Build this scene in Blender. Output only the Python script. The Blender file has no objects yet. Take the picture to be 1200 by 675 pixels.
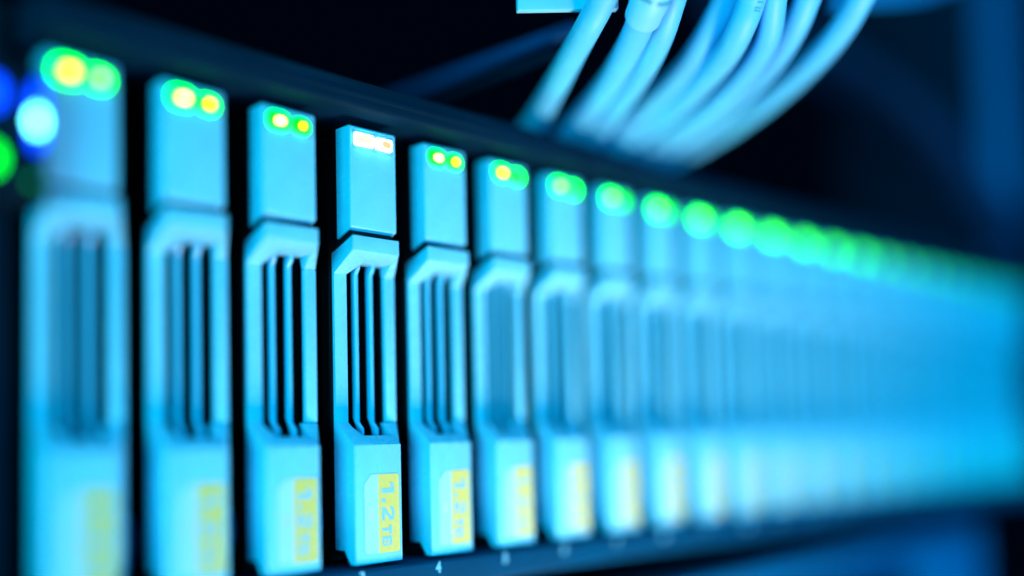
import bpy, bmesh, math, random
from mathutils import Matrix, Vector

S = 0.001                                   # the scene is drawn in millimetres and stored in metres
scene = bpy.context.scene
col = scene.collection
random.seed(4)

# ------------------------------------------------------------------ camera
cam_data = bpy.data.cameras.new('camera')
cam = bpy.data.objects.new('camera', cam_data)
col.objects.link(cam)
scene.camera = cam
right = Vector((0.70528, -0.70857, -0.02242)).normalized()
fwd = Vector((0.70864, 0.70373, 0.05091)).normalized()
up = right.cross(fwd).normalized()
cm = Matrix((right, up, -fwd)).transposed().to_4x4()
cm.translation = Vector((-104.77, -142.46, 21.33)) * S
cam.matrix_world = cm
cam_data.sensor_width = 36
cam_data.lens = 36
cam_data.shift_y = 112.5 / 1200
cam_data.clip_start = 0.005
cam_data.clip_end = 20
cam_data.dof.use_dof = True
cam_data.dof.focus_distance = 0.1803
cam_data.dof.aperture_fstop = 1.95

# ------------------------------------------------------------------ world and light
world = bpy.data.worlds.new('World')
scene.world = world
world.use_nodes = True
bg = world.node_tree.nodes['Background']
bg.inputs['Color'].default_value = (0.0, 0.25, 1.0, 1)
bg.inputs['Strength'].default_value = 0.004


def area(name, loc, target, size, power, color, size_y=None):
    l = bpy.data.lights.new(name, 'AREA')
    l.energy = power
    l.color = color
    l.size = size * S
    if size_y:
        l.shape = 'RECTANGLE'
        l.size_y = size_y * S
    o = bpy.data.objects.new(name, l)
    col.objects.link(o)
    o.location = Vector(loc) * S
    d = (Vector(target) - Vector(loc)).normalized()
    o.rotation_euler = d.to_track_quat('-Z', 'Y').to_euler()
    return o


key = area('key_lamp', (72, -105, -160), (62, 0, 30), 95, 0.25, (1.0, 0.66, 0.52), 60)
key.data.spread = math.radians(85)
area('front_fill_lamp', (320, -480, -100), (230, 0, 40), 420, 2.9, (0.0, 0.55, 1.0), 300)
area('left_fill_lamp', (-850, -430, -40), (60, 0, 40), 420, 10.5, (0.0, 0.80, 1.0), 420)
area('top_lamp', (90, -120, 400), (90, -10, 70), 160, 0.75, (0.08, 0.70, 1.0), 120)

scene.view_settings.view_transform = 'Standard'
scene.view_settings.look = 'None'
scene.view_settings.exposure = 0
scene.view_settings.gamma = 1
scene.render.engine = 'CYCLES'
scene.cycles.use_denoising = True
scene.cycles.max_bounces = 6
scene.cycles.sample_clamp_indirect = 4.0


# ------------------------------------------------------------------ materials
def mat(name, color, rough=0.45, metal=0.0, bump=0.0, bscale=4000, emit=None, strength=0, vary=0.0, vscale=200, spec=0.5):
    m = bpy.data.materials.new(name)
    m.use_nodes = True
    nt = m.node_tree
    b = nt.nodes['Principled BSDF']
    b.inputs['Base Color'].default_value = (*color, 1)
    b.inputs['Roughness'].default_value = rough
    b.inputs['Metallic'].default_value = metal
    b.inputs['Specular IOR Level'].default_value = spec
    tc = nt.nodes.new('ShaderNodeTexCoord')
    if bump:
        n = nt.nodes.new('ShaderNodeTexNoise')
        n.inputs['Scale'].default_value = bscale
        n.inputs['Detail'].default_value = 3
        nt.links.new(tc.outputs['Object'], n.inputs['Vector'])
        bp = nt.nodes.new('ShaderNodeBump')
        bp.inputs['Strength'].default_value = bump
        bp.inputs['Distance'].default_value = 0.00005
        nt.links.new(n.outputs['Fac'], bp.inputs['Height'])
        nt.links.new(bp.outputs['Normal'], b.inputs['Normal'])
    if vary:
        n2 = nt.nodes.new('ShaderNodeTexNoise')
        n2.inputs['Scale'].default_value = vscale
        n2.inputs['Detail'].default_value = 6
        nt.links.new(tc.outputs['Object'], n2.inputs['Vector'])
        r = nt.nodes.new('ShaderNodeMapRange')
        r.inputs['From Min'].default_value = 0.3
        r.inputs['From Max'].default_value = 0.7
        r.inputs['To Min'].default_value = 1 - vary
        r.inputs['To Max'].default_value = 1.0
        nt.links.new(n2.outputs['Fac'], r.inputs['Value'])
        mx = nt.nodes.new('ShaderNodeMix')
        mx.data_type = 'RGBA'
        mx.blend_type = 'MULTIPLY'
        mx.inputs['Factor'].default_value = 1
        mx.inputs[6].default_value = (*color, 1)
        nt.links.new(r.outputs['Result'], mx.inputs[7])
        nt.links.new(mx.outputs[2], b.inputs['Base Color'])
        r2 = nt.nodes.new('ShaderNodeMapRange')
        r2.inputs['From Min'].default_value = 0.3
        r2.inputs['From Max'].default_value = 0.7
        r2.inputs['To Min'].default_value = min(1, rough * 1.25)
        r2.inputs['To Max'].default_value = rough * 0.8
        nt.links.new(n2.outputs['Fac'], r2.inputs['Value'])
        nt.links.new(r2.outputs['Result'], b.inputs['Roughness'])
    if emit:
        b.inputs['Emission Color'].default_value = (*emit, 1)
        b.inputs['Emission Strength'].default_value = strength
    return m


M = {}
M['shell'] = mat('pale_blue_painted_plastic', (0.17, 0.67, 0.96), 0.28, bump=0.35, bscale=2600, vary=0.10, vscale=260)
M['slat'] = mat('pale_blue_gloss_plastic', (0.09, 0.55, 0.88), 0.22)
M['dark'] = mat('black_coated_steel', (0.002, 0.006, 0.010), 0.6, spec=0.15)
M['bezel'] = mat('navy_coated_steel', (0.001, 0.018, 0.042), 0.55, spec=0.03, bump=0.2, bscale=1500, vary=0.2, vscale=90)
M['window'] = mat('dark_tinted_window', (0.12, 0.42, 0.60), 0.2)
M['paper'] = mat('label_paper', (0.32, 0.74, 0.97), 0.55, bump=0.2, bscale=5000)
M['yellow'] = mat('yellow_label_stripe', (0.70, 0.66, 0.14), 0.55, vary=0.08, vscale=900)
M['ink'] = mat('pale_blue_ink', (0.20, 0.58, 0.85), 0.55)
M['faint'] = mat('faint_orange_ink', (0.55, 0.62, 0.50), 0.55)
M['print'] = mat('white_screen_print', (0.12, 0.55, 0.80), 0.6)
M['cable'] = mat('pale_cable_jacket', (0.10, 0.58, 0.95), 0.5, bump=0.15, bscale=900, vary=0.10, vscale=120)
M['cable_ink'] = mat('grey_cable_print', (0.06, 0.35, 0.5), 0.6)
M['boot'] = mat('pale_rubber_boot', (0.18, 0.64, 0.95), 0.5, bump=0.2, bscale=1500)
M['blue_steel'] = mat('blue_steel', (0.002, 0.06, 0.20), 0.5, spec=0.2, vary=0.2, vscale=40)
M['blue_post'] = mat('blue_painted_steel', (0.001, 0.17, 0.40), 0.45, spec=0.3, vary=0.2, vscale=40)
M['ear'] = mat('black_blue_steel', (0.001, 0.012, 0.026), 0.6, spec=0.03)
M['lip'] = mat('blue_lip_steel', (0.001, 0.06, 0.15), 0.5, spec=0.05, bump=0.2, bscale=1500, vary=0.2, vscale=90)
M['far_cable'] = mat('blue_cable_jacket', (0.001, 0.018, 0.06), 0.6, spec=0.1)


def led(name, c, s):
    return mat(name, (0.02, 0.02, 0.02), 0.3, emit=c, strength=s)


M['green'] = led('green_light', (0.0, 1.0, 0.0), 15)
M['green_far'] = led('deep_green_light', (0.0, 1.0, 0.0), 14)
M['green_faint'] = led('faint_green_light', (0.0, 1.0, 0.1), 1.0)
M['green_dim'] = led('dim_green_light', (0.0, 1.0, 0.02), 4.5)
M['pale_green'] = led('pale_green_light', (0.26, 1.0, 0.15), 12)
M['amber'] = led('amber_light', (1.0, 0.70, 0.0), 10)
M['amber_white'] = led('amber_white_light', (1.0, 0.80, 0.22), 10)
M['orange'] = led('orange_light', (1.0, 0.50, 0.02), 10)
M['white'] = led('white_light', (1.0, 0.86, 0.62), 1.25)
M['hot'] = led('hot_cyan_white_light', (0.62, 1.0, 0.93), 16)
M['peach'] = led('peach_light', (1.0, 0.62, 0.25), 1.2)
M['blue'] = led('blue_light', (0.0, 0.05, 1.0), 5)
M['cyan'] = led('cyan_light', (0.12, 0.9, 1.0), 16)


# ------------------------------------------------------------------ mesh helpers
def link(name, me, parent=None, m=None):
    o = bpy.data.objects.new(name, me)
    col.objects.link(o)
    if m is not None:
        if not me.materials:
            me.materials.append(m)
    if parent is not None:
        o.parent = parent
    return o


def mesh_of(bm, name, bevel=0.0, seg=2, cutters=(), smooth=True, angle=35):
    """bmesh in millimetres -> mesh in metres, with optional boolean cuts and bevelled edges baked in"""
    bmesh.ops.recalc_face_normals(bm, faces=bm.faces)
    for v in bm.verts:
        v.co *= S
    me = bpy.data.meshes.new(name)
    bm.to_mesh(me)
    bm.free()
    if bevel or cutters:
        t = bpy.data.objects.new('tmp', me)
        col.objects.link(t)
        cs = []
        for cme in cutters:
            c = bpy.data.objects.new('tmp_cut', cme)
            col.objects.link(c)
            cs.append(c)
            b = t.modifiers.new('cut', 'BOOLEAN')
            b.object = c
            b.operation = 'DIFFERENCE'
            b.solver = 'EXACT'
        if bevel:
            b = t.modifiers.new('bevel', 'BEVEL')
            b.width = bevel * S
            b.segments = seg
            b.limit_method = 'ANGLE'
            b.angle_limit = math.radians(angle)
            b.use_clamp_overlap = True
        dg = bpy.context.evaluated_depsgraph_get()
        out = bpy.data.meshes.new_from_object(t.evaluated_get(dg))
        for c in cs:
            bpy.data.objects.remove(c)
        bpy.data.objects.remove(t)
        me = out
        me.name = name
    if smooth:
        for p in me.polygons:
            p.use_smooth = True
        me.set_sharp_from_angle(angle=math.radians(32))
    return me


def box_bm(x0, x1, y0, y1, z0, z1, bm=None):
    bm = bm or bmesh.new()
    r = bmesh.ops.create_cube(bm, size=1.0)
    for v in r['verts']:
        v.co = Vector((x0 + (v.co.x + .5) * (x1 - x0), y0 + (v.co.y + .5) * (y1 - y0), z0 + (v.co.z + .5) * (z1 - z0)))
    return bm


def prism_x(pts, x0, x1, bm=None):
    """polygon in (y, z) extruded along x"""
    bm = bm or bmesh.new()
    a = [bm.verts.new((x0, y, z)) for y, z in pts]
    b = [bm.verts.new((x1, y, z)) for y, z in pts]
    bm.faces.new(a)
    bm.faces.new(b[::-1])
    n = len(pts)
    for i in range(n):
        bm.faces.new((a[i], b[i], b[(i + 1) % n], a[(i + 1) % n]))
    return bm


def prism_y(pts, y0, y1, bm=None):
    """polygon in (x, z) extruded along y"""
    bm = bm or bmesh.new()
    a = [bm.verts.new((x, y0, z)) for x, z in pts]
    b = [bm.verts.new((x, y1, z)) for x, z in pts]
    bm.faces.new(a)
    bm.faces.new(b[::-1])
    n = len(pts)
    for i in range(n):
        bm.faces.new((a[i], b[i], b[(i + 1) % n], a[(i + 1) % n]))
    return bm


def catmull(pts, per=8):
    P = [Vector(p) for p in pts]
    P = [P[0] * 2 - P[1]] + P + [P[-1] * 2 - P[-2]]
    out = []
    for i in range(1, len(P) - 2):
        p0, p1, p2, p3 = P[i - 1:i + 3]
        for k in range(per):
            t = k / per
            out.append(0.5 * ((2 * p1) + (p2 - p0) * t + (2 * p0 - 5 * p1 + 4 * p2 - p3) * t * t + (3 * p1 - p0 - 3 * p2 + p3) * t ** 3))
    out.append(P[-2])
    return out


def tube_bm(pts, rad, bm=None, seg=20, flat=1.0):
    bm = bm or bmesh.new()
    n = len(pts)
    prev = None
    rings = []
    for i, p in enumerate(pts):
        t = (pts[min(i + 1, n - 1)] - pts[max(i - 1, 0)]).normalized()
        if prev is None:
            a = t.orthogonal().normalized()
        else:
            a = (prev - t * prev.dot(t)).normalized()
        prev = a
        b = t.cross(a)
        r = rad(i / (n - 1)) if callable(rad) else rad
        rings.append([bm.verts.new(p + (a * math.cos(2 * math.pi * k / seg) + b * math.sin(2 * math.pi * k / seg) * flat) * r) for k in range(seg)])
    for i in range(n - 1):
        for k in range(seg):
            bm.faces.new((rings[i][k], rings[i][(k + 1) % seg], rings[i + 1][(k + 1) % seg], rings[i + 1][k]))
    bm.faces.new(rings[0][::-1])
    bm.faces.new(rings[-1])
    return bm


def text_mesh(body, size, thick=0.02, bold=0.0, rot=0.0, at=(0, 0, 0), sx=1.0, space=1.0):
    """letters standing on a front face (facing -y); rot turns them clockwise as seen from the front"""
    c = bpy.data.curves.new('text', 'FONT')
    c.body = body
    c.size = size
    c.offset = bold
    c.extrude = thick
    c.space_character = space
    o = bpy.data.objects.new('tmp_text', c)
    col.objects.link(o)
    dg = bpy.context.evaluated_depsgraph_get()
    me = bpy.data.meshes.new_from_object(o.evaluated_get(dg))
    bpy.data.objects.remove(o)
    mt = Matrix.Translation(Vector(at)) @ Matrix.Rotation(math.radians(90), 4, 'X') @ Matrix.Rotation(-rot, 4, 'Z') @ Matrix.Diagonal((sx, 1, 1, 1))
    me.transform(mt)
    me.transform(Matrix.Scale(S, 4))
    me.materials.clear()
    return me


def empty(name, loc=(0, 0, 0)):
    o = bpy.data.objects.new(name, None)
    o.empty_display_size = 0.005
    col.objects.link(o)
    o.location = Vector(loc) * S
    return o


def tag(o, label=None, cat=None, group=None, kind=None):
    if label:
        o['label'] = label
    if cat:
        o['category'] = cat
    if group:
        o['group'] = group
    if kind:
        o['kind'] = kind
    return o


def copy_tree(o, parent=None):
    c = o.copy()
    col.objects.link(c)
    c.parent = parent
    for ch in list(o.children):
        copy_tree(ch, c)
    return c


PITCH = 17.0
FIRST = -3
COUNT = 23
X_END = PITCH * (FIRST + COUNT - 1) + 13.5


# ------------------------------------------------------------------ server chassis holding the drives
chassis = empty('server_chassis', (0, 0, -8))
tag(chassis, 'dark navy server chassis whose front bays hold the row of lit drive carriers', 'server')


def cpart(name, bm, m, bevel=0.4, parent=chassis):
    o = link(name, mesh_of(bm, name, bevel), parent, m)
    if parent is chassis:
        o.location = Vector((0, 0, 8)) * S
    return o


XL, XR = -52.4, X_END + 3.0
# bezel strip over the bays: folded sheet with a rounded front edge
cpart('top_bezel', prism_x([(-2.6, 78.1), (-3.0, 78.6), (-3.0, 81.6), (-1.6, 83.4), (6.0, 84.2), (60, 84.2), (60, 77.6), (2, 77.6)], XL, XR), M['bezel'], 0.35)
cpart('bezel_edge', prism_x([(-3.5, 79.9), (-3.5, 80.6), (-2.9, 80.8), (-2.9, 79.7)], XL, XR), M['bezel'], 0.15)
cpart('bottom_lip', prism_x([(-0.8, -0.75), (-1.2, -1.1), (-1.2, -5.4), (-0.6, -6.0), (60, -6.0), (60, -0.5), (5, -0.5)], XL, XR), M['lip'], 0.35)
cpart('back_plane', box_bm(XL, XR, 60.2, 62, -7.0, 84), M['dark'], 0)
for i in range(COUNT + 1):
    x = PITCH * (FIRST + i) - 2.1
    bm = box_bm(x, x + 0.7, 9.0, 59.8, -1.1, 77.5)
    cpart('bay_divider', bm, M['dark'], 0)
# little spring tabs on the floor of the gap between carriers
for i in range(1, COUNT):
    x = PITCH * (FIRST + i) - 3.0
    bm = bmesh.new()
    tube_bm(catmull([(x + .3, 7.4, -1.0), (x + .3, 6.9, 3), (x + .5, 6.2, 7), (x + .4, 6.9, 10.5), (x + .3, 8.5, 11.4)], 6), 0.42, bm, 8)
    o = cpart('spring_tab', bm, M['blue_steel'], 0)


# rack ear on the left with its lights and one added glow disc
ear = cpart('rack_ear', prism_x([(6.8, -7), (6, -6), (6, 82.6), (6.8, 83.8), (34, 83.8), (34, -7)], -84, -53.4), M['ear'], 0.4)
mod = cpart('light_module', prism_x([(-3.4, 54), (-4.2, 54.8), (-4.2, 71), (-3.4, 71.8), (5.8, 71.8), (5.8, 54)], -70, -52.7), M['ear'], 0.4)
mod.parent = ear
mod.location = (0, 0, 0)


def disc_bm(x, y, z, rx, rz, t=0.5, seg=24):
    pts = [(x + rx * math.cos(2 * math.pi * k / seg), z + rz * math.sin(2 * math.pi * k / seg)) for k in range(seg)]
    return prism_y(pts, y - t, y + t)


for (x, z, rx, rz, m) in [(-53.8, 64.3, 0.8, 1.5, 'cyan'), (-53.7, 65.0, 0.9, 4.6, 'blue'), (-59.3, 67.0, 1.4, 1.9, 'blue'), (-59.3, 58.4, 1.1, 1.6, 'green_dim'), (-54.3, 56.2, 0.35, 0.5, 'green_faint')]:  # the tall blue disc is the cyan light's glow, added as an emitting shape
    o = cpart('indicator_light_and_glow', disc_bm(x, -4.3, z, rx, rz, 0.25 if m != 'cyan' else 0.45), M[m], 0.1)
    o.parent = ear
    o.location = (0, 0, 0)
for n in range(COUNT):
    me = text_mesh(str(n), 2.7, 0.02, 0.10, 0, (PITCH * (FIRST + n) + 0.0, -1.23, -2.9), 0.85)
    o = link('slot_number', me, chassis, M['print'])
    o.location = Vector((0, 0, 8)) * S
cpart('end_cap', prism_x([(-3.0, -7.2), (-3.0, 83.6), (40, 83.6), (40, -7.2)], XR + .3, XR + 14), M['bezel'], 0.4)

# ------------------------------------------------------------------ one drive carrier
drive = empty('drive_carrier')
GROUP = 'drive carriers in one row of bays'


def dpart(name, me, m, parent=drive):
    return link(name, me, parent, m)


# upper cap with the status lights
cap_me = mesh_of(prism_x([(0, 58.1), (0, 75.7), (0.3, 76.0), (4.2, 76.0), (4.2, 56.4)], 0.05, 10.1), 'cap', 0.5, 3)
cap = dpart('cap', cap_me, M['shell'])
cap_dark = dpart('pivot_gap', mesh_of(prism_x([(1.0, 56.4), (1.0, 58.9), (5.0, 57.4), (5.0, 54.6)], 0.5, 9.7), 'pivot_gap'), M['dark'])
win = dpart('light_window', mesh_of(box_bm(0.5, 9.55, -0.05, 0.6, 71.85, 75.3), 'light_window', 0.15), M['window'], cap)


def rounded(x0, x1, z0, z1, y0, y1, r):
    pts = []
    for cx, cz, a0 in ((x1 - r, z1 - r, 0), (x0 + r, z1 - r, 90), (x0 + r, z0 + r, 180), (x1 - r, z0 + r, 270)):
        for k in range(5):
            a = math.radians(a0 + k * 22.5)
            pts.append((cx + r * math.cos(a), cz + r * math.sin(a)))
    return prism_y(pts, y0, y1)


lights = []
for x0, x1, z0, z1 in ((0.9, 5.05, 72.05, 75.1), (5.55, 9.1, 72.1, 74.85)):
    l = dpart('status_light', mesh_of(rounded(x0, x1, z0, z1, -0.35, 0.2, 1.3), 'status_light', 0.2), M['green'])
    c = dpart('light_core', mesh_of(rounded(x0 + 1.45, x1 - 1.0, 73.05, 74.05, -0.42, 0.1, 0.45), 'light_core'), M['amber'], l)
# the glaring carrier has slimmer rectangular lenses
SLIM = [(mesh_of(rounded(0.95, 4.95, 72.55, 74.7, -0.6, 0.2, 0.35), 'status_light', 0.25), mesh_of(rounded(1.3, 4.3, 72.85, 74.4, -0.68, 0.1, 0.5), 'light_core')),
        (mesh_of(rounded(5.6, 9.0, 72.55, 74.6, -0.6, 0.2, 0.35), 'status_light', 0.25), mesh_of(rounded(6.7, 8.7, 72.95, 74.2, -0.68, 0.1, 0.5), 'light_core'))]
for pair in SLIM:
    for q in pair:
        q.materials.append(M['green'])

# lever: one moulded piece, side profile extruded, grille opening cut out
prof = [(0.0, 0.0), (0.0, 20.4), (5.2, 24.4), (5.2, 50.7), (-0.45, 54.0), (-0.45, 56.6), (4.5, 54.7), (5.9, 54.2), (5.9, 2.3), (3.2, 2.3), (1.5, 0.0)]
cut = mesh_of(prism_y([(2.75, 23.6), (3.7, 22.0), (11.5, 22.0), (11.5, 52.6), (4.3, 52.6), (2.75, 50.6)], -5, 20), 'cut', smooth=False)
lever = dpart('lever', mesh_of(prism_x(prof, 0.1, 10.2), 'lever', 0.42, 3, [cut]), M['shell'])


def hull(pts, bm):
    vs = [bm.verts.new(p) for p in pts]
    bmesh.ops.convex_hull(bm, input=vs)
    return bm


bm = prism_x([(5.1, 24.42), (4.95, 24.6), (4.9, 50.66), (5.9, 50.66), (5.9, 24.42)], 11.0, 13.3)
hull([(10.22, -0.3, 53.9), (10.22, 1.9, 52.62), (11.0, 4.9, 50.7), (13.2, 4.9, 50.7), (13.2, 5.9, 50.7), (11.0, 5.9, 50.7), (10.22, 5.9, 55.0), (10.22, -0.3, 56.2), (13.2, 5.9, 53.0), (13.0, 4.7, 52.4)], bm)
hull([(10.25, 0.3, 20.2), (10.25, 5.0, 24.3), (13.3, 5.0, 24.3), (13.3, 5.9, 24.3), (10.25, 5.9, 24.3), (10.25, 0.3, 3.0), (13.3, 5.9, 3.0), (13.3, 5.0, 3.0)], bm)
dpart('side_bar', mesh_of(bm, 'side_bar', 0.25), M['shell'])
for x in (4.6, 7.85):
    sp = [(4.1, 23.3), (5.35, 24.5), (5.35, 50.9), (4.6, 52.0), (4.6, 53.4), (6.6, 53.4), (6.6, 25.2), (5.6, 23.4), (5.2, 21.7), (4.1, 21.7)]
    dpart('slat', mesh_of(prism_x(sp, x, x + 0.85), 'slat', 0.22, 3), M['slat'])
body_cut = mesh_of(box_bm(1.6, 12.4, 0, 40, 19, 55), 'body_cut', smooth=False)
dpart('body', mesh_of(box_bm(1.0, 12.9, 8.2, 58, 0.2, 75.6), 'body', 0, 2, [body_cut]), M['dark'])

# capacity label on the lower block
lab = dpart('label', mesh_of(prism_y([(2.0, 2.1), (2.5, 1.6), (9.3, 1.6), (9.65, 1.95), (9.65, 14.9), (9.25, 15.3), (3.5, 15.3), (2.0, 13.6)], -0.06, 0.1), 'label', smooth=False), M['paper'])
loop = [(1.86, 2.05), (2.44, 1.45), (9.36, 1.45), (9.8, 1.9), (9.8, 14.96), (9.32, 15.46), (3.42, 15.46), (1.86, 13.66)]
dpart('label_rim', mesh_of(prism_y(loop, -0.025, 0.1), 'label_rim', smooth=False), M['window'], lab)
dpart('stripe', mesh_of(prism_y([(5.0, 1.62), (9.3, 1.62), (9.62, 1.95), (9.62, 14.88), (9.25, 15.26), (5.0, 15.26)], -0.08, 0.05), 'stripe', smooth=False), M['yellow'], lab)


def glyphs(polys):
    """letters drawn as polygons: u runs down the label, v runs from the letter foot (left) to its top (right)"""
    bm = bmesh.new()
    for p in polys:
        prism_y([(5.75 + v, 13.75 - u) for u, v in p], -0.11, -0.05, bm)
    return mesh_of(bm, 'lettering', smooth=False)


def bar(u0, u1, v0, v1):
    return [(u0, v0), (u1, v0), (u1, v1), (u0, v1)]


one = [bar(1.0, 1.85, 0, 2.75), [(0.0, 1.75), (0.99, 2.2), (0.99, 2.75), (0.75, 2.75), (0.0, 2.35)]]
dot = [bar(2.75, 3.5, 0, 0.75)]
two = [bar(4.25, 6.6, 0, 0.62), [(4.25, 0.63), (5.1, 0.63), (6.6, 1.75), (5.85, 1.95)], [(5.86, 1.96), (6.6, 1.76), (6.65, 2.2), (6.3, 2.7), (5.95, 2.5)],
       [(4.8, 2.2), (5.94, 2.2), (5.94, 2.75), (4.75, 2.75)], [(4.2, 1.8), (4.8, 1.8), (4.79, 2.7), (4.3, 2.4)]]
tee = [bar(7.35, 9.0, 1.65, 2.15), bar(7.9, 8.45, 0, 1.64)]
bee = [bar(9.3, 9.8, 0, 2.15), bar(9.81, 10.6, 1.72, 2.15), bar(9.81, 10.5, 0.88, 1.28), bar(9.81, 10.6, 0, 0.43), bar(10.61, 11.0, 0.15, 0.95), bar(10.61, 10.95, 1.2, 2.0)]
dpart('lettering', glyphs(one + dot + two), M['ink'], lab)
dpart('lettering', glyphs(tee + bee), M['ink'], lab)
t3 = text_mesh('10K', 1.3, 0.01, 0.02, math.radians(90), (3.1, -0.075, 9.6))
dpart('lettering', t3, M['faint'], lab)

# status of each carrier: left light, left core, right light, right core
STAT = [('green', 'amber', 'green', 'pale_green'), ('green', 'amber_white', 'green', 'amber'), ('green', 'amber_white', 'green', 'amber'),
        ('hot', 'white', 'hot', 'peach'), ('green', 'amber_white', 'green', 'amber'), ('green', 'orange', 'green', 'green')]
STAT += [('green_far', 'pale_green', 'green', 'green')] + [('green_far', 'pale_green', 'green_dim', 'green_dim')] * 4
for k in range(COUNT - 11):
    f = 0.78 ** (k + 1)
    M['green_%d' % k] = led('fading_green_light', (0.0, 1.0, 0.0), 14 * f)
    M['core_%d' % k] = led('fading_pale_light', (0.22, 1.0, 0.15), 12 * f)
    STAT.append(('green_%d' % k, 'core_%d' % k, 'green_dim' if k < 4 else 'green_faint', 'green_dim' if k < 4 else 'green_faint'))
LABELS = [
    'blurred drive carrier at the left end of the row, beside the glowing cyan light',
    'second drive carrier from the left, blurred, with large yellow and green lights',
    'blurred drive carrier with smeared yellow label, just left of the sharp one',
    'sharp drive carrier in focus with glaring white lights and a readable yellow 1.2TB label',
    'drive carrier right of the sharpest one, readable 1.2TB label, yellow and green lights',
    'slightly blurred drive carrier with an orange left light and a green right light',
    'blurred drive carrier with only green lights, directly right of the one with an orange light',
]
ORD = ['eighth', 'ninth', 'tenth', 'eleventh', 'twelfth', 'thirteenth', 'fourteenth', 'fifteenth', 'sixteenth', 'seventeenth', 'eighteenth', 'nineteenth', 'twentieth', 'twenty-first', 'twenty-second']
for w in ORD:
    LABELS.append('%s drive carrier from the left of the row, out of focus with green lights' % w)
LABELS.append('very blurred drive carrier at the far right end of the row')


def set_mat(o, m):
    o.material_slots[0].link = 'OBJECT'
    o.material_slots[0].material = m


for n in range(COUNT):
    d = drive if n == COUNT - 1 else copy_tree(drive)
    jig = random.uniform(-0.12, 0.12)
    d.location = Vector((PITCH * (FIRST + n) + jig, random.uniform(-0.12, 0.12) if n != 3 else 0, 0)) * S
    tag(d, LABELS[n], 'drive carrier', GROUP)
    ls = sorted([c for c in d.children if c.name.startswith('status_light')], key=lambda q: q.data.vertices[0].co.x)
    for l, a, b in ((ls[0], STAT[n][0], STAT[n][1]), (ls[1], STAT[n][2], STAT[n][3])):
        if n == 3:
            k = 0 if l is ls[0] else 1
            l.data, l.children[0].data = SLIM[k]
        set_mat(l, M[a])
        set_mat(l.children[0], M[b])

# ------------------------------------------------------------------ network cables hanging in front of the rack and running back over the chassis
CABLES = [
    ([(28.0, -37.4, 99.8), (30.3, -32.4, 96.3), (31.8, -28.0, 93.5), (36.7, -20.0, 92.1), (44.6, -8.0, 90.6), (56.4, 10.0, 88.9), (69.1, 33.0, 87.1)], 2.45),
    ([(33.1, -42.5, 98.2), (35.7, -37.7, 94.6), (42.4, -28.7, 92.2), (52.8, -14.8, 91.0), (65.3, 5.3, 89.5), (77.9, 31.3, 87.2)], 2.6),
    ([(39.0, -42.9, 100.7), (40.4, -39.7, 96.1), (43.3, -35.2, 92.6), (49.4, -27.0, 90.8), (58.5, -14.8, 90.2), (69.1, 1.6, 88.9), (82.4, 26.8, 87.1)], 2.3),
    ([(52.9, -45.7, 104.0), (54.6, -41.6, 100.4), (58.6, -33.8, 95.7), (64.1, -25.1, 93.6), (70.4, -12.8, 91.9), (76.7, 2.4, 89.6), (89.1, 29.9, 87.7)], 2.45),
    ([(50.2, -51.4, 101.3), (52.0, -48.6, 97.4), (53.5, -45.6, 94.1), (57.8, -39.9, 92.1), (64.3, -30.8, 91.3), (72.9, -16.5, 90.2), (80.1, 2.0, 88.7), (90.6, 28.5, 87.5)], 2.5),
    ([(54.3, -52.7, 102.1), (56.6, -50.5, 98.1), (60.6, -47.2, 94.8), (64.8, -42.8, 93.1), (71.5, -33.8, 91.6), (79.0, -19.9, 89.8), (86.3, -1.4, 88.8), (96.0, 27.4, 87.5)], 2.2),
    ([(64.6, -54.8, 104.6), (66.2, -51.7, 100.5), (69.2, -47.5, 97.5), (74.1, -40.9, 95.3), (81.1, -30.7, 93.8), (88.6, -16.9, 92.0), (93.5, -0.3, 89.7), (101.4, 29.1, 87.5)], 2.4),
    ([(75.9, -60.5, 106.2), (77.7, -56.4, 102.4), (80.4, -51.9, 99.6), (84.8, -44.7, 97.3), (91.8, -33.2, 95.6), (98.0, -19.4, 93.7), (102.6, -3.9, 91.7), (105.3, 16.4, 88.8), (111.3, 40.4, 87.2)], 2.5)]
CLABEL = [
    'leftmost pale blue network cable, sweeping down alone past the end of the white bar',
    'pale blue network cable with a ribbed boot at its top edge, second from the left',
    'smooth pale blue network cable pressed against the right of the booted cable',
    'pale blue network cable just right of the wide dark gap in the bundle',
    'pale blue network cable carrying faint printed marks, in the middle of the bundle',
    'narrow pale blue network cable lying against the right of the printed cable',
    'pale blue network cable second from the right of the bundle',
    'outermost right pale blue network cable, swinging widest around the bundle',
]
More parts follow.
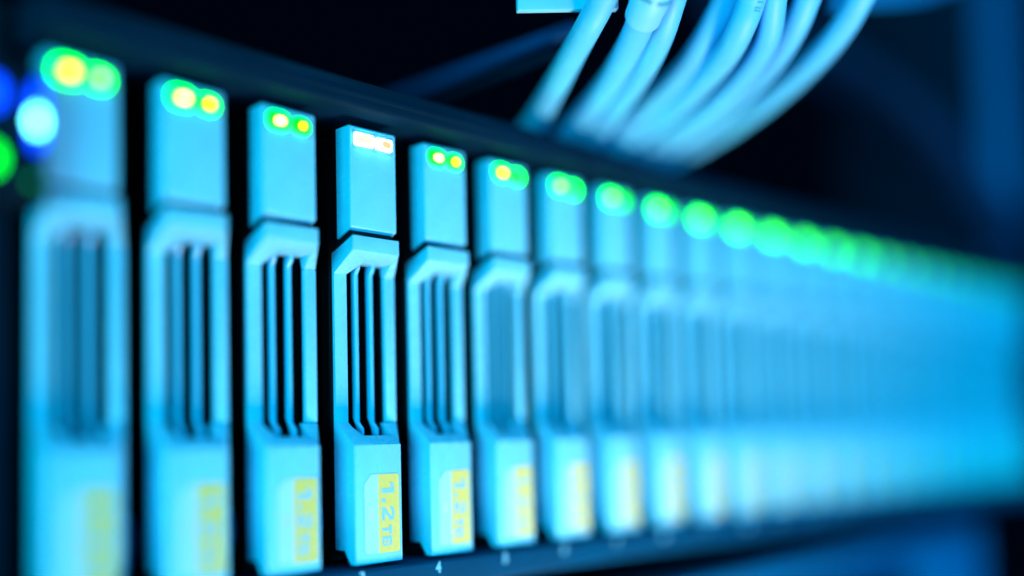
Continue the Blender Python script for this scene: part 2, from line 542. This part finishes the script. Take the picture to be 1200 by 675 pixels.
for (pts, r), lab_ in zip(CABLES, CLABEL):
    P = [Vector(p) for p in pts]
    d0 = (P[0] - P[1]).normalized()
    head = [P[0] + d0 * 30 + Vector((0, 4, 95)), P[0] + d0 * 22 + Vector((0, 2, 16)), P[0] + d0 * 9 + Vector((0, 0, 3))]
    path = catmull(head + P, 8)
    o = link('network_cable', mesh_of(tube_bm(path, r, None, 24), 'network_cable'), None, M['cable'])
    tag(o, lab_, 'cable', 'network cables in the bundle')
    if 'ribbed boot' in lab_:
        k1 = (len(head) + 1) * 8
        sleeve = path[k1 - 20:k1 + 3]
        bm = tube_bm(sleeve, lambda q: 3.35 if q < .9 else 3.2, None, 28)
        bo = link('boot', mesh_of(bm, 'boot', 0.2), o, M['boot'])
        for s in range(4):
            kk = k1 - 4 - 4 * s
            cpos = path[kk]
            t = (path[kk + 1] - path[kk - 1]).normalized()
            bm = bmesh.new()
            side = Vector((0.705, -0.709, 0)).cross(t)
            for k0 in (0, 1):
                pts2 = []
                e1 = Vector((0.705, -0.709, -0.02))
                e1 = (e1 - t * e1.dot(t)).normalized()
                e2 = t.cross(e1)
                if e2.y > 0:
                    e2 = -e2
                for k in range(9):
                    aa = math.radians((20 if k0 == 0 else 98) + k * 7.5)
                    pts2.append(cpos + (e1 * math.cos(aa) + e2 * math.sin(aa)) * 3.3)
                tube_bm(pts2, 0.36, bm, 8)
            link('boot_slot', mesh_of(bm, 'boot_slot'), bo, M['cable_ink'])
    if 'faint printed' in lab_:
        bm = bmesh.new()
        for k in range(7):
            i = int(25 + k * 1.6)
            p = path[i]
            t = (path[i + 1] - path[i - 1]).normalized()
            v = Vector((-0.709, -0.704, 0.0))
            v = (v - t * v.dot(t)).normalized()
            w = t.cross(v)
            if w.z > 0:
                w = -w
            f = (v * 0.85 + w * 0.52 * (1 if w.x > 0 else -1)).normalized()
            g = t.cross(f)
            q = [p + f * (r + .02) + g * sx + t * sz for sx, sz in ((-.55, -.16), (.55, -.16), (.55, .16), (-.55, .16))]
            q2 = [x - f * .15 for x in q]
            va = [bm.verts.new(x) for x in q]
            vb = [bm.verts.new(x) for x in q2]
            bm.faces.new(va)
            bm.faces.new(vb[::-1])
            for j in range(4):
                bm.faces.new((va[j], vb[j], vb[(j + 1) % 4], va[(j + 1) % 4]))
        link('printed_marks', mesh_of(bm, 'printed_marks', smooth=False), o, M['cable_ink'])

# white cable-management bar behind the cables, bent in an arc
arc = catmull([(20.8, -21.2, 95.3), (36, -31.5, 96.6), (55, -39, 99.2), (78, -44.5, 104), (98.4, -47.0, 109.4), (132.6, -47.0, 121.0), (170, -44, 138)], 8)


def ribbon(pts, depth, height):
    bm = bmesh.new()
    ra = []
    for i, p in enumerate(pts):
        t = (pts[min(i + 1, len(pts) - 1)] - pts[max(i - 1, 0)])
        t.z = 0
        t.normalize()
        nrm = Vector((-t.y, t.x, 0))
        ra.append([bm.verts.new(p + nrm * a + Vector((0, 0, b))) for a, b in ((0, 0), (depth, 0), (depth, height), (0, height))])
    for i in range(len(ra) - 1):
        for k in range(4):
            bm.faces.new((ra[i][k], ra[i][(k + 1) % 4], ra[i + 1][(k + 1) % 4], ra[i + 1][k]))
    bm.faces.new(ra[0])
    bm.faces.new(ra[-1][::-1])
    return bm


o = link('cable_bar', mesh_of(ribbon(arc[:9], 1.6, 13), 'cable_bar', 0.25), None, M['boot'])
tag(o, 'pale plate at the top edge, just left of and behind the first cables', 'cable bar')
o = link('cable_bar', mesh_of(ribbon(arc[28:], 1.6, 11), 'cable_bar', 0.25), None, M['blue_post'])
tag(o, 'blurred blue bar at the top edge, right of the outermost pale cable', 'cable bar')

# ------------------------------------------------------------------ rack around it
rail = link('shelf_rail', mesh_of(box_bm(45, 47, -12, 60, 100.6, 103.0), 'shelf_rail', 0.4), None, M['blue_steel'])
tag(rail, 'blurred dark blue shelf rail running back above the chassis, the upper of two', 'rail', 'shelf rails above the chassis')
rail2 = link('shelf_rail', mesh_of(box_bm(45, 47, -8, 50, 97.2, 98.6), 'shelf_rail', 0.4), None, M['bezel'])
tag(rail2, 'fainter dark shelf rail running back above the chassis, the lower of two', 'rail', 'shelf rails above the chassis')

post = empty('rack_post', (398, 42, 84.5))
tag(post, 'blurred blue vertical rack post beyond the right end of the drive row', 'rack post')
bm = box_bm(-12, 34, -12, 10, 0, 330)
hole_cut = bmesh.new()
for k in range(21):
    box_bm(-2, 7, -30, 30, 6 + k * 15.0, 15 + k * 15.0, hole_cut)
hc = mesh_of(hole_cut, 'hole_cut', smooth=False)
link('post_face', mesh_of(bm, 'post_face', 0.6, 2, [hc]), post, M['blue_post'])
link('post_flange', mesh_of(box_bm(-16, -12.2, -12, 60, 0, 330), 'post_flange', 0.6), post, M['bezel'])

low = empty('lower_server', (0, 13, -60))
tag(low, 'blurred blue server with a grilled front, mounted under the drive row', 'server')
lx1 = 296.0
link('front_panel', mesh_of(prism_x([(-4, 0), (-5, 1), (-5, 45.5), (-3.4, 47.2), (60, 47.2), (60, 0)], -84, lx1, ), 'front_panel', 0.5), low, M['bezel'])
link('top_strip', mesh_of(prism_x([(-6.2, 38.5), (-6.2, 43.5), (-5.1, 44.6), (-5.1, 38.0)], -84, lx1 - 1), 'top_strip', 0.4), low, M['blue_post'])
link('end_plate', mesh_of(box_bm(lx1 - 62, lx1 - 1, -6.4, -5.1, 4, 37.6), 'end_plate', 0.4), low, M['blue_post'])
bm = bmesh.new()
for k in range(52):
    x = -80 + k * 6.4
    if x < lx1 - 66:
        box_bm(x, x + 3.0, -6.0, -5.1, 5, 37, bm)
link('grille', mesh_of(bm, 'grille', smooth=False), low, M['blue_steel'])

LOOM = [(215, 70, 184), (226.5, 55.1, 178.7), (238.7, 47.2, 171), (253.9, 31.2, 157), (266.5, 13.9, 138), (285, 4, 118), (318, 0, 98)]
# far loom of blue cables behind the bundle
for k, (dx, dz, lab_) in enumerate([(0, 0, 'upper blurred dark blue cable sagging far behind the pale bundle'), (9, -9, 'lower blurred dark blue cable sagging far behind the pale bundle')]):
    path = catmull([(x + dx, y, z + dz) for x, y, z in LOOM], 8)
    o = link('blue_cable', mesh_of(tube_bm(path, 6.0, None, 16), 'blue_cable'), None, M['far_cable'])
    tag(o, lab_, 'cable', 'dark blue cables behind the bundle')
